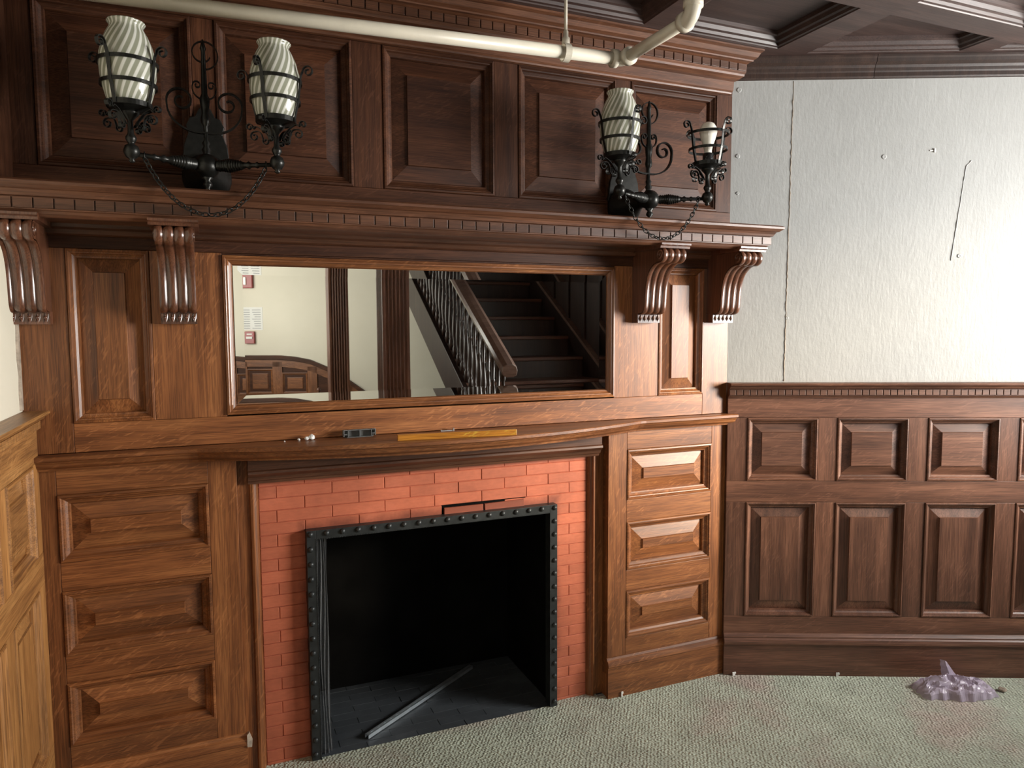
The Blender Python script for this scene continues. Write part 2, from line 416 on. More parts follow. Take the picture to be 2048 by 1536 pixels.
# ceiling: beams in a square grid, sunk panels between
gx = [(-2.625, -2.055), (-1.925, -1.355), (-1.225, -.655), (-.525, .045), (.175, .775), (.88, 1.43), (1.58, 2.16), (2.28, 2.86)]
gy = [(-.17, -.59)]+[(-.70-.69*k, -1.28-.69*k) for k in range(9)]
bn = Vector((-math.sin(BA), -math.cos(BA)))
def bclip(x, y, off=.062):  # signed distance into the room from the right wall, less the crown
    return (x-BX)*bn.x+y*bn.y-off
def clip(poly):
    out = []
    for i in range(len(poly)):
        a, b = poly[i], poly[(i+1) % len(poly)]; da, db = bclip(*a), bclip(*b)
        if da >= 0: out.append(a)
        if (da >= 0) != (db >= 0):
            s = da/(da-db); out.append((a[0]+(b[0]-a[0])*s, a[1]+(b[1]-a[1])*s))
    return out
def inset(poly, d):
    n = len(poly); out = []
    for i in range(n):
        p0, p1, p2 = Vector(poly[i-1]), Vector(poly[i]), Vector(poly[(i+1) % n])
        e1 = (p1-p0).normalized(); e2 = (p2-p1).normalized()
        n1 = Vector((-e1.y, e1.x)); n2 = Vector((-e2.y, e2.x)); k = 1+n1.dot(n2)
        out.append(tuple(p1+(n1+n2)*(d/k)))
    return out
cm = MB(); cells = []
for a, b in gx:
    if a < -HW: continue
    for c, d in gy:
        q = clip([(a, d), (b, d), (b, c), (a, c)])
        if len(q) >= 3 and b <= DX+.05: cells.append(q)
# the first column starts at the left wall
for c, d in gy: cells.append([(-1.27, d), (-.785, d), (-.785, c), (-1.27, c)]) if False else None
ceil_root = None
xs = sorted(set([-HW-.1, DX+.1]+[x for g in gx for x in g if -HW < x < DX+.05]))
ys = sorted(set([.12, -7.1]+[y for g in gy for y in g]))
cg = bpy.data.meshes.new('c')
import bmesh
bm = bmesh.new()
top = [bm.verts.new((x, y, ZC)) for x, y in ((-HW-.12, -7.2), (DX+.2, -7.2), (DX+.2, .15), (-HW-.12, .15))]
edges = [bm.edges.new((top[i], top[(i+1) % 4])) for i in range(4)]
for q in cells:
    vs = [bm.verts.new((x, y, ZC)) for x, y in q]
    edges += [bm.edges.new((vs[i], vs[(i+1) % len(vs)])) for i in range(len(vs))]
bmesh.ops.triangle_fill(bm, use_beauty=True, use_dissolve=False, edges=edges)
def inside(px, py, q):
    return all((q[(i+1) % len(q)][0]-q[i][0])*(py-q[i][1])-(q[(i+1) % len(q)][1]-q[i][1])*(px-q[i][0]) > 0 for i in range(len(q)))
kill = [f for f in bm.faces if any(inside(f.calc_center_median().x, f.calc_center_median().y, q) for q in cells)]
bmesh.ops.delete(bm, geom=kill, context='FACES_ONLY')
vv = [tuple(v.co) for v in bm.verts]; bm.verts.index_update()
cm.add(vv, [tuple(v.index for v in f.verts) for f in bm.faces], r=.4); bm.free()
for q in cells:
    prof = [(0, 0), (.003, .004), (.012, .006), (.016, .016), (.026, .020), (.032, .034), (.040, .038), (.042, .052)]
    rs = []
    for d, h in prof:
        rs.append([(x, y, ZC+h) for x, y in inset(q, d)])
    cm.rings(rs, cap=False); cm.add(rs[-1], [tuple(range(len(q)))])
cm.box(-HW-.15, DX+.25, -7.3, .2, ZC+.06, ZC+.12)
struct(cm, 'ceiling', 'ceil')

# ================================================================== UPPER WALL PANELLING
up = thing('upper_wall_panelling', 'dark oak raised panelling above the dentilled cornice, below the ceiling', 'panelling')
PX = [(-1.264, -.825), (-.755, -.31), (-.203, .225), (.323, .757), (.825, 1.264)]
PZ = (2.095, 2.597)
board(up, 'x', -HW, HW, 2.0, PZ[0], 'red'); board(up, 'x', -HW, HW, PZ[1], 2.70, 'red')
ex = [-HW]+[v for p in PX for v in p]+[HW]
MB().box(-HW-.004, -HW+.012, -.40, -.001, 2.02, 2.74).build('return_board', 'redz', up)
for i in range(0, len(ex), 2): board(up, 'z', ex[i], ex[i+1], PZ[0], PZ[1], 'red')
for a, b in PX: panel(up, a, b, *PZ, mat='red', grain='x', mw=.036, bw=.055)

# crown moulding at the ceiling
prof = [(0, 2.749), (.150, 2.749), (.150, 2.742), (.135, 2.737), (.122, 2.722), (.105, 2.716), (.104, 2.711), (.090, 2.711), (.076, 2.706), (.074, 2.674), (.068, 2.668), (.066, 2.660), (.052, 2.656), (.040, 2.650), (.022, 2.648), (.020, 2.612), (.013, 2.606), (.011, 2.600), (0, 2.598)]
cr = MB().mould(prof, -HW, HW-.02, 0, .40).build('trim_1', 'dentil', kind='structure')
dentil_band(cr, -HW, HW+.005, 2.677, 2.705, .074, .046, .005)
# crown on the right wall, darker wood colour standing in for its shade
prof2 = [(0, 2.749), (.10, 2.749), (.098, 2.741), (.085, 2.735), (.080, 2.722), (.050, 2.712), (.038, 2.702), (.034, 2.690), (.028, 2.684), (.026, 2.668), (.018, 2.662), (0, 2.660)]
prof2 = [(p*.42, z) for p, z in prof2]
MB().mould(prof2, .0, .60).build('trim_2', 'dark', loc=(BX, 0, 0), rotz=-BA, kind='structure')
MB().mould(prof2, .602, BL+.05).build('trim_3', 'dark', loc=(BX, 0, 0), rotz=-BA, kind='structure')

# ================================================================== OVERMANTEL
om = thing('overmantel', 'oak overmantel with a dentilled cornice on scrolled brackets above the fireplace shelf', 'overmantel')
SZ0, SZ1 = 1.299, 1.848
SX = (.972, 1.206); MX = .754; MZ = (1.304, 1.841)
board(om, 'x', -HW, HW, SZ1, 2.0, 'red')
board(om, 'x', -1.206, 1.206, 1.207, SZ0)
for s in (-1, 1):
    a, b = sorted((s*1.206, s*HW)); board(om, 'z', a, b, 1.207, SZ1)
    a, b = sorted((s*MX, s*.972)); board(om, 'z', a, b, SZ0, SZ1)
    a, b = sorted((s*SX[0], s*SX[1])); panel(om, a, b, SZ0, SZ1, mw=.030, bw=.042)
board(om, 'x', -MX, MX, MZ[1], SZ1, 'red')
# cornice
cor = [(0, 2.012), (.262, 2.008), (.270, 2.002), (.268, 1.994), (.254, 1.984), (.246, 1.982), (.240, 1.974), (.236, 1.966), (.226, 1.964), (.226, 1.930), (.220, 1.927), (.216, 1.920), (.206, 1.914), (.196, 1.912), (.19, 1.918), (.0, 1.918)]
n_ = len(cor)
cm_ = MB()
XE = HW-.19
cm_.mould(cor, -HW, XE, 0, .93).build('cornice_run', 'dentil', om)
dentil_band(om, -HW, XE+.215, 1.933, 1.962, .226, .0497, .0042)
MB().mould([(0, 1.918), (.045, 1.918), (.04, 1.908), (.028, 1.902), (.02, 1.89), (.012, 1.886), (0, 1.884)], -HW, HW).build('bed_moulding', 'dentil', om)
def corbel(xc):
    hw = .0525
    pr = [(.040, 1.650), (.074, 1.652), (.086, 1.664), (.090, 1.684), (.092, 1.71), (.095, 1.745), (.102, 1.780), (.114, 1.808), (.132, 1.830), (.158, 1.846), (.182, 1.852), (.200, 1.850), (.216, 1.858), (.224, 1.872), (.223, 1.888), (.212, 1.899), (.196, 1.902)]
    # smooth the profile
    for _ in range(2):
        q = [pr[0]]
        for i in range(len(pr)-1):
            a, b = pr[i], pr[i+1]; q += [(a[0]*.75+b[0]*.25, a[1]*.75+b[1]*.25), (a[0]*.25+b[0]*.75, a[1]*.25+b[1]*.75)]
        q.append(pr[-1]); pr = q
    NX = 40; m = MB(); vs = []
    def reed(t):
        u = (t+1)/2*3.6+.2
        fr = (u % 1.0)
        return .0085*abs(math.sin(math.pi*u))**.6-.003
    for i, (p, z) in enumerate(pr):
        a, b = pr[max(0, i-1)], pr[min(len(pr)-1, i+1)]
        tx, tz = b[0]-a[0], b[1]-a[1]; L = math.hypot(tx, tz); nx, nz = tz/L, -tx/L
        for j in range(NX+1):
            t = -1+2*j/NX; k = reed(t) if i not in (0, len(pr)-1) else 0
            vs.append((t*hw, -(p+nx*k), z+nz*k))
    fs = []
    for i in range(len(pr)-1):
        for j in range(NX): a = i*(NX+1)+j; fs.append((a, a+1, a+NX+2, a+NX+1))
    m.add(vs, fs, True, r=.5)
    side = [(0, 1.650)]+[(-p, z) for p, z in pr]+[(0, 1.902)]
    for s in (-1, 1):
        m.add([(s*hw, y, z) for y, z in side], [tuple(range(len(side)) if s < 0 else reversed(range(len(side))))], r=.5)
    o = m.build('corbel', 'carved', om, loc=(xc, 0, 0))
    f = MB().box(-hw-.001, hw+.001, -.046, 0, 1.612, 1.651)
    # zigzag leaf carving on the foot
    for k in range(5):
        x = -hw+.0105+k*.021
        for sx in (-1, 1):
            f.add([(x+sx*.009, -.047, 1.646), (x+sx*.002, -.047, 1.646), (x, -.054, 1.628), (x+sx*.004, -.050, 1.617), (x+sx*.009, -.047, 1.632)], [(0, 1, 2, 3, 4) if sx < 0 else (4, 3, 2, 1, 0)])
        f.ball((x, -.047, 1.632), .006, 8, 6)
    f.build('foot_block', 'carved', o)
    ab = MB().mould([(0, 1.921), (.236, 1.921), (.236, 1.914), (.228, 1.910), (.226, 1.902), (0, 1.902)], -hw-.016, hw+.016)
    ab.build('abacus', 'carved', o)
    # side scroll eyes
    for s in (-1, 1):
        pts = []
        for q in range(30):
            a = q/29*math.pi*3.2; rr = .022*(1-q/34)
            pts.append((s*(hw+.001), -.200-rr*math.cos(a), 1.876+rr*math.sin(a)))
        MB().tube(pts, .003, 6).build('volute', 'carved', o)
    return o
for xc in (-1.30, -.889, .893, 1.274): corbel(xc)

# mirror in its moulded frame
mr = thing('wall_mirror', 'long rectangular mirror with oak surround above the fireplace shelf', 'mirror')
m = MB(); fp = [(0, 0), (.001, -.008), (.008, -.010), (.012, -.004), (.016, -.004), (.020, .004), (.026, .008), (.029, .009), (.031, .015), (.034, .017)]
X0, X1, Z0, Z1 = -MX, MX, MZ[0], MZ[1]
def rr_(d, y, x0=X0, x1=X1, z0=Z0, z1=Z1): return [(x0+d, y, z0+d), (x1-d, y, z0+d), (x1-d, y, z1-d), (x0+d, y, z1-d)]
for s in range(4):
    vs = []
    for d, y in fp: q = rr_(d, y); vs += [q[s], q[(s+1) % 4]]
    MB().add(vs, [(2*i, 2*i+1, 2*i+3, 2*i+2) for i in range(len(fp)-1)]).build('frame_moulding', 'oakx' if s % 2 == 0 else 'oakz', mr)
gl = MB(); a = rr_(.033, .0128); b = rr_(.033+.030, .0140)
for s in range(4): t_ = (s+1) % 4; gl.add([a[s], a[t_], b[t_], b[s]], [(0, 1, 2, 3)])
gl.build('bevelled_edge', 'mirror', mr)
MB().add(b, [(0, 1, 2, 3)]).build('mirror_glass', 'mirror', mr)

# ================================================================== FIREPLACE
fp_ = thing('fireplace', 'oak fireplace front with red brick surround and black firebox', 'fireplace')
LX = (.822, 1.262); LZ = [(.247, .458), (.549, .762), (.856, 1.075)]
SE = .731   # inner edge of the side sections
for s in (-1, 1):
    a, b = sorted((s*LX[1], s*HW)); board(fp_, 'z', a, b, .10, 1.19, y1=.05)
    a, b = sorted((s*SE, s*LX[0])); board(fp_, 'z', a, b, .10, 1.19, y1=.09)
    a, b = sorted((s*LX[0], s*LX[1]))
    zz = [.10]+[v for p in LZ for v in p]+[1.19]
    for i in range(0, len(zz), 2): board(fp_, 'x', a, b, zz[i], zz[i+1])
    for z0, z1 in LZ: panel(fp_, a, b, z0, z1, mw=.034, bw=.052)
    a, b = sorted((s*SE, s*(SE+.03)))
    MB().box(a, b, .0, .09, 0, .10).build('stile', 'oakz', fp_)
    # plinth with moulded cap
    a, b = sorted((s*(SE-.004), s*HW))
    bs = [(0, .176), (.004, .175), (.008, .166), (.016, .160), (.019, .150), (.021, .140), (.016, .135), (.016, -.005), (0, -.005)]
    MB().mould(bs, a, b).build('plinth', 'oakx' if s < 0 else 'oakx', fp_)
    # inner return lining of the recess
    a, b = sorted((s*.69, s*(SE+.001)))
    board(fp_, 'z', a, b, 0, 1.16, y0=.045, y1=.075, name='lining')
    # moulding around the brick
    pts = [(0, .045), (.004, .036), (.012, .034), (.016, .042), (.024, .046), (.028, .052), (.032, .062)]
    x = s*.692; vs = []
    for d, y in pts: vs += [(x-s*d, y, 0), (x-s*d, y, 1.058+.032-d)]
    f = [(2*i, 2*i+2, 2*i+3, 2*i+1) if s > 0 else (2*i, 2*i+1, 2*i+3, 2*i+2) for i in range(len(pts)-1)]
    MB().add(vs, f).build('surround_moulding', 'oakz', fp_)
# frieze under the shelf with its moulding
fz = [(0, 1.17), (-.004, 1.17), (-.004, 1.108), (.004, 1.104), (.006, 1.096), (-.004, 1.088), (-.012, 1.082), (-.018, 1.070), (-.026, 1.066), (-.030, 1.056), (-.06, 1.056), (-.06, 1.17)]
MB().mould([(p+.012, z) for p, z in fz], -.695, .695).build('frieze', 'dentil', fp_)
board(fp_, 'x', -SE, SE, 1.155, 1.19, 'red', y0=.0, y1=.08, name='frieze_backing')
# bowed shelf
def bow(x):
    ax = abs(x)
    return .055+(.18*(1-(ax/.86)**2) if ax < .86 else 0)
ms = MB(); NS = 96; prof_s = [(-1, 1.206), (0, 1.206), (.004, 1.203), (.004, 1.193), (0, 1.190), (-.008, 1.188), (-.010, 1.184), (-.014, 1.180), (-.018, 1.172), (-.026, 1.166), (-.034, 1.163), (-.036, 1.156), (-1, 1.156)]
rs = []
for i in range(NS+1):
    x = -1.36+2.72*i/NS; ring = []
    for d, z in prof_s:
        ring.append((x, 0.0 if d == -1 else -(bow(x)+d), z))
    rs.append(ring)
ms.rings(rs).build('mantel_shelf', 'oakx', fp_)
# bricks
bk_m = MB(); bwid, bh = .196, .0445
def slab(m, x0, x1, z0, z1, yf, jt, rr=None):
    if x1-x0 < .008 or z1-z0 < .006: return
    e = .0011; c = .0016
    x0 += e; x1 -= e; z0 += e; z1 -= e; yf += jt
    q = [(x0, z0), (x1, z0), (x1, z1), (x0, z1)]
    a = [(x, yf+c, z) for x, z in q]; b = [(min(max(x, x0+c), x1-c), yf, min(max(z, z0+c), z1-c)) for x, z in q]
    d = [(x, yf+.012, z) for x, z in q]
    m.rings([d, a, b], cap=False, r=rr); m.add(b, [(0, 1, 2, 3)], r=m.r[-1])
rb = random.Random(3)
OX, OZ = .492, .856
row = 0; z1 = 1.058
while z1 > 0:
    z0 = max(-.01, z1-(bh if row else .0245)); off = (0 if row % 2 else bwid/2)+.06
    x = -.66-bwid+off % bwid
    while x < .66:
        a, b = max(x, -.66), min(x+bwid, .66); x += bwid
        if b-a < .005: continue
        segs = [(a, b)]
        if z0 < OZ-.004: segs = [(a, min(b, -OX)), (max(a, OX), b)]
        for u, v_ in segs:
            if v_-u < .006: continue
            zz0 = max(z0, OZ) if abs(u+v_)/2 < OX and z0 < OZ else z0
            if row == 4 and v_ > .025 and u < .365 and v_ < .45 and u > -.19:
                if u < .02: slab(bk_m, u, .018, zz0, z1, .060, 0, .5)
                if v_ > .372: slab(bk_m, .374, v_, zz0, z1, .060, 0, .5)
                continue
            slab(bk_m, u, v_, zz0, z1, .060, rb.uniform(-.0009, .0009), rb.random())
    z1 = z0; row += 1
bk_m.build('brick_surround', 'brick', fp_)
mj = MB().box(-.66, -OX, .0625, .09, 0, 1.06).box(OX, .66, .0625, .09, 0, 1.06).box(-OX, OX, .0625, .09, OZ, 1.06)
mj.build('brick_joints', 'mortar', fp_)
# two bricks that have slipped above the lintel
for x0, x1, dz, ry in ((.024, .190, -.006, 0), (.194, .368, -.004, R(-1.2))):
    q = MB(); slab(q, -(x1-x0)/2, (x1-x0)/2, -.021, .021, 0, 0)
    o = q.build('slipped_brick', 'brick', fp_, loc=((x0+x1)/2, .054, .877+dz), label='loose brick slipped down in the lintel course'); o.rotation_euler.y = ry
MB().box(.016, .376, .0615, .064, .853, .902).build('brick_gap', 'soot', fp_)
# steel frame with rivets and beaded edge
sf = MB(); FX, FZ, FWd = .503, .866, .034
sf.box(-FX, -FX+FWd, .022, .066, 0, FZ).box(FX-FWd, FX, .022, .066, 0, FZ).box(-FX+FWd, FX-FWd, .022, .066, FZ-FWd, FZ)
sfo = sf.build('firebox_frame', 'steel', fp_, bevel=.001)
rv = MB(); rv.lathe([(.0105, 0), (.0105, .001), (.0095, .004), (.006, .0075), (.0015, .009)], (0, 0, 0), (0, -1, 0), 12)
rp = [(-FX+.013, FZ-.013-.0553*k) for k in range(16)]+[(FX-.013, FZ-.013-.0553*k) for k in range(16)]+[(-FX+.013+(2*FX-.026)/17*k, FZ-.013) for k in range(1, 17)]
r0 = rv.build('rivet', 'steel', sfo, loc=(rp[0][0], .022, rp[0][1]))
for x, z in rp[1:]:
    c = r0.copy(); COL.objects.link(c); c.parent = sfo; c.location = (x, .022, z)
bd = MB(); ix, iz = FX-FWd+.001, FZ-FWd+.001
k = 0
zq = .004
while zq < iz:
    for s in (-1, 1): bd.lathe([(0, -.0022), (.0019, -.001), (.0022, 0), (.0019, .001), (0, .0022)], (s*ix, .0215, zq), n=6, cap=False)
    zq += .0058
xq = -ix
while xq < ix:
    bd.lathe([(0, -.0022), (.0019, -.001), (.0022, 0), (.0019, .001), (0, .0022)], (xq, .0215, iz), n=6, cap=False); xq += .0058
bd.build('beaded_edge', 'steel', sfo)
# firebox
fb = MB(); HX = .492
fb.box(-HX-.03, -HX, .066, .60, -.02, .90).box(HX, HX+.03, .066, .60, -.02, .90).box(-HX-.03, HX+.03, .55, .60, -.02, .90).box(-HX-.03, HX+.03, .066, .60, .856, .90)
fb.build('firebox_lining', 'soot', fp_)
hb = MB(); yy = .036; rw = 0
rh = random.Random(9)
while yy < .55:
    y1_ = min(yy+.048, .55); x = -.492-(.1 if rw % 2 else 0)
    while x < .492:
        a, b = max(x, -.492), min(x+.2, .492); x += .2
        if b-a < .01: continue
        jt = rh.uniform(-.0012, .0012)
        e = .0012; hb.box(a+e, b-e, yy+e, y1_-e, -.03, -.006+jt)
    yy = y1_; rw += 1
hb.box(-.492, .492, .03, .55, -.05, -.012)
hb.build('hearth', 'hearth', fp_)
# wire mesh curtain drawn to the left inside the opening
wc = MB(); rs = []
for i in range(60):
    z = .828*i/59; row_ = []
    for j in range(29):
        t_ = j/28; wob = .010*math.sin(t_*22+math.sin(z*5+t_*3)*.6)
        xx = -.466+.050*t_*(1-.25*math.sin(z*3.2)*t_)+.004*math.sin(z*9+t_*4)
        row_.append((xx, .052+wob+.02*t_, z))
    rs.append(row_)
vs = [p for r_ in rs for p in r_]
wc.add(vs, [(i*29+j, i*29+j+1, (i+1)*29+j+1, (i+1)*29+j) for i in range(59) for j in range(28)], True)
wc.build('mesh_curtain', 'wire', fp_, label='fine wire mesh fire curtain bunched at the left')
MB().tube([(-.468, .06, .838), (.468, .06, .838)], .004, 8).build('curtain_rod', 'steel', fp_)

# ================================================================== WAINSCOTS
def wainscot(label, loc, rotz, x_from, x_to, panels, mat, rail_ext=(0, 0)):
    w = thing('wainscot', label, 'wainscot', loc, rotz)
    yo = -.022 if mat == 'brown' else -.034
    g0, g1 = .275, .804; h0, h1 = .901, 1.187
    T = -yo
    def brd(g, a, b, c, d): board(w, g, a, b, c, d, mat, y0=yo, y1=0)
    brd('x', x_from, x_to, .15, g0); brd('x', x_from, x_to, g1, h0); brd('x', x_from, x_to, h1, 1.30)
    ed = [x_from]+[v for p in panels for v in p]+[x_to]
    for i in range(0, len(ed), 2):
        if ed[i+1]-ed[i] > .004:
            brd('z', ed[i], ed[i+1], g0, g1); brd('z', ed[i], ed[i+1], h0, h1)
    for a, b in panels:
        panel(w, a, b, g0, g1, mat, 'z', yb=yo, mw=.028, bw=.042); panel(w, a, b, h0, h1, mat, 'x', yb=yo, mw=.028, bw=.038)
    a, b = x_from-rail_ext[0], x_to+rail_ext[1]
    rp_ = [(0, 1.345), (.070, 1.345), (.073, 1.341), (.072, 1.336), (.060, 1.328), (.056, 1.322), (.050, 1.318), (.040, 1.316), (.040, 1.288), (.034, 1.284), (.028, 1.276), (0, 1.276)]
    cr_ = MB().mould(rp_, a, b).build('chair_rail', mat+'x', w)
    o = dentil_band(cr_, a, b, 1.291, 1.314, .040, .0305, .004, mat+'x', .006)
    bp = [(0, .196), (.026, .196), (.030, .190), (.036, .182), (.036, .176), (.042, .170), (.046, .158), (.046, .150), (.036, .146), (.036, -.005), (0, -.005)]
    MB().mould(bp, x_from, x_to).build('skirting', mat+'x', w)
    return w
bp_ = [(.090+.398*k, .397+.398*k+.006) for k in range(4)]
wainscot('brown oak wainscot of raised panels under the grey plaster wall at right', (BX, 0, 0), -BA, 0, BL-.01, bp_, 'brown')
cp_ = [(-.09-.31-.398*k, -.09-.398*k) for k in range(14)][::-1]
wainscot('golden oak wainscot at the far left edge beside the fireplace', (-HW, 0, 0), R(90), -6.25, -.001, cp_, 'gold')
# raw plaster edge strip on the left wall
e_ = MB(); pts = []
for i in range(25):
    z = 1.35+i*(2.6-1.35)/24; pts.append((z, .030+.006*math.sin(i*2.3)+.003*math.sin(i*5.1)))
vs = []
for z, w_ in pts: vs += [(0, -.004, z), (-w_, -.006, z), (-w_-.004, 0, z)]
e_.add(vs, [(3*i, 3*i+1, 3*i+4, 3*i+3) for i in range(24)]+[(3*i+1, 3*i+2, 3*i+5, 3*i+4) for i in range(24)])
e_.build('trim_4', 'grey', loc=(-HW, 0, 0), rotz=R(90), kind='structure')
# marks on the right plaster wall
def wl(name, mb, mat='plaster'): return mb.build(name, mat, wall_r)
rc = random.Random(5)
def seam(x0, z0, x1, z1, n, amp, rad):
    return MB().tube([(x0+(x1-x0)*i/n+rc.uniform(-amp, amp), -.0005, z0+(z1-z0)*i/n) for i in range(n+1)], [rad*rc.uniform(.5, 1.5) for i in range(n+1)], 6)
wl('paint_seam', seam(.262, 2.655, .252, 1.35, 90, .0016, .0016), 'grey')
wl('paint_seam', seam(1.012, 2.285, .965, 1.88, 30, .001, .0018))
wl('paint_seam', seam(1.012, 2.285, 1.035, 2.31, 6, .001, .0018))
for x, z, r_ in ((.028, 2.622, .012), (.028, 2.34, .011), (.030, 2.18, .008), (.66, 2.33, .012), (.26, 1.632, .008), (1.0, 1.9, .010)):
    wl('filled_nail', MB().lathe([(r_, -.001), (r_*.8, .002), (r_*.5, .0015), (0, .001)], (x, 0, z), (0, -1, 0), 14))
wl('dent', MB().box(.855, .878, -.003, .001, 2.352, 2.356).box(.872, .878, -.005, .001, 2.346, 2.362), 'paper')

# ================================================================== CEILING PIPE
pp = thing('sprinkler_pipe', 'cream painted pipe running under the ceiling with an elbow and clamp', 'pipe')
P0 = Vector((-1.32, -.169, 2.55)); P1 = Vector((.60, -.310, 2.55)); P2 = Vector((.612, -.70, 2.55))
d1 = (P1-P0).normalized(); d2_ = (P2-P1).normalized()
MB().tube([P0, P1-d1*.03], .0215, 20).build('pipe_run', 'pipe', pp)
MB().tube([P1+d2_*.03, P2-d2_*.02], .0200, 20).build('pipe_run', 'pipe', pp)
def elbow(c, a, b, r_, R_):
    m = MB(); pts = []
    for i in range(11):
        t_ = i/10*math.pi/2
        pts.append(c+a*R_*(1-math.sin(t_))+b*R_*(1-math.cos(t_)))
    m.tube(pts, r_, 20)
    m.tube([c+a*(R_-.006), c+a*(R_+.014)], r_*1.22, 20); m.tube([c+b*(R_-.006), c+b*(R_+.014)], r_*1.22, 20)
    return m
elbow(P1, -d1, d2_, .0255, .032).build('elbow', 'pipe', pp)
up_ = Vector((0, 0, 1))
elbow(P2, -d2_, up_, .0255, .036).build('elbow', 'pipe', pp)
MB().tube([P2+up_*.03, P2+up_*.255], .020, 20).build('riser', 'pipe', pp)
hg = thing('pipe_hanger', 'thin cream rod and clamp holding up the ceiling pipe', 'pipe hanger')
hx = Vector((.378, -.294, 2.55))
ring = [hx+Vector((0, .0255*math.cos(a), .0275*math.sin(a)-.001)) for a in [2*math.pi*i/24 for i in range(24)]]
m = MB(); rs = []
for p in ring:
    rs.append([p+Vector((-.012, 0, 0)), p+Vector((.012, 0, 0)), p+Vector((.012, 0, 0))+(p-hx).normalized()*.004, p+Vector((-.012, 0, 0))+(p-hx).normalized()*.004])
m.rings(rs, closed=True); m.build('clamp', 'pipe', hg)
MB().lathe([(.010, .024), (.014, .030), (.014, .048), (.009, .052), (.009, .070), (.0065, .074)], hx, n=12).build('nut', 'pipe', hg)
MB().tube([hx+up_*.05, hx+up_*.25], .0058, 10).build('rod', 'pipe', hg)

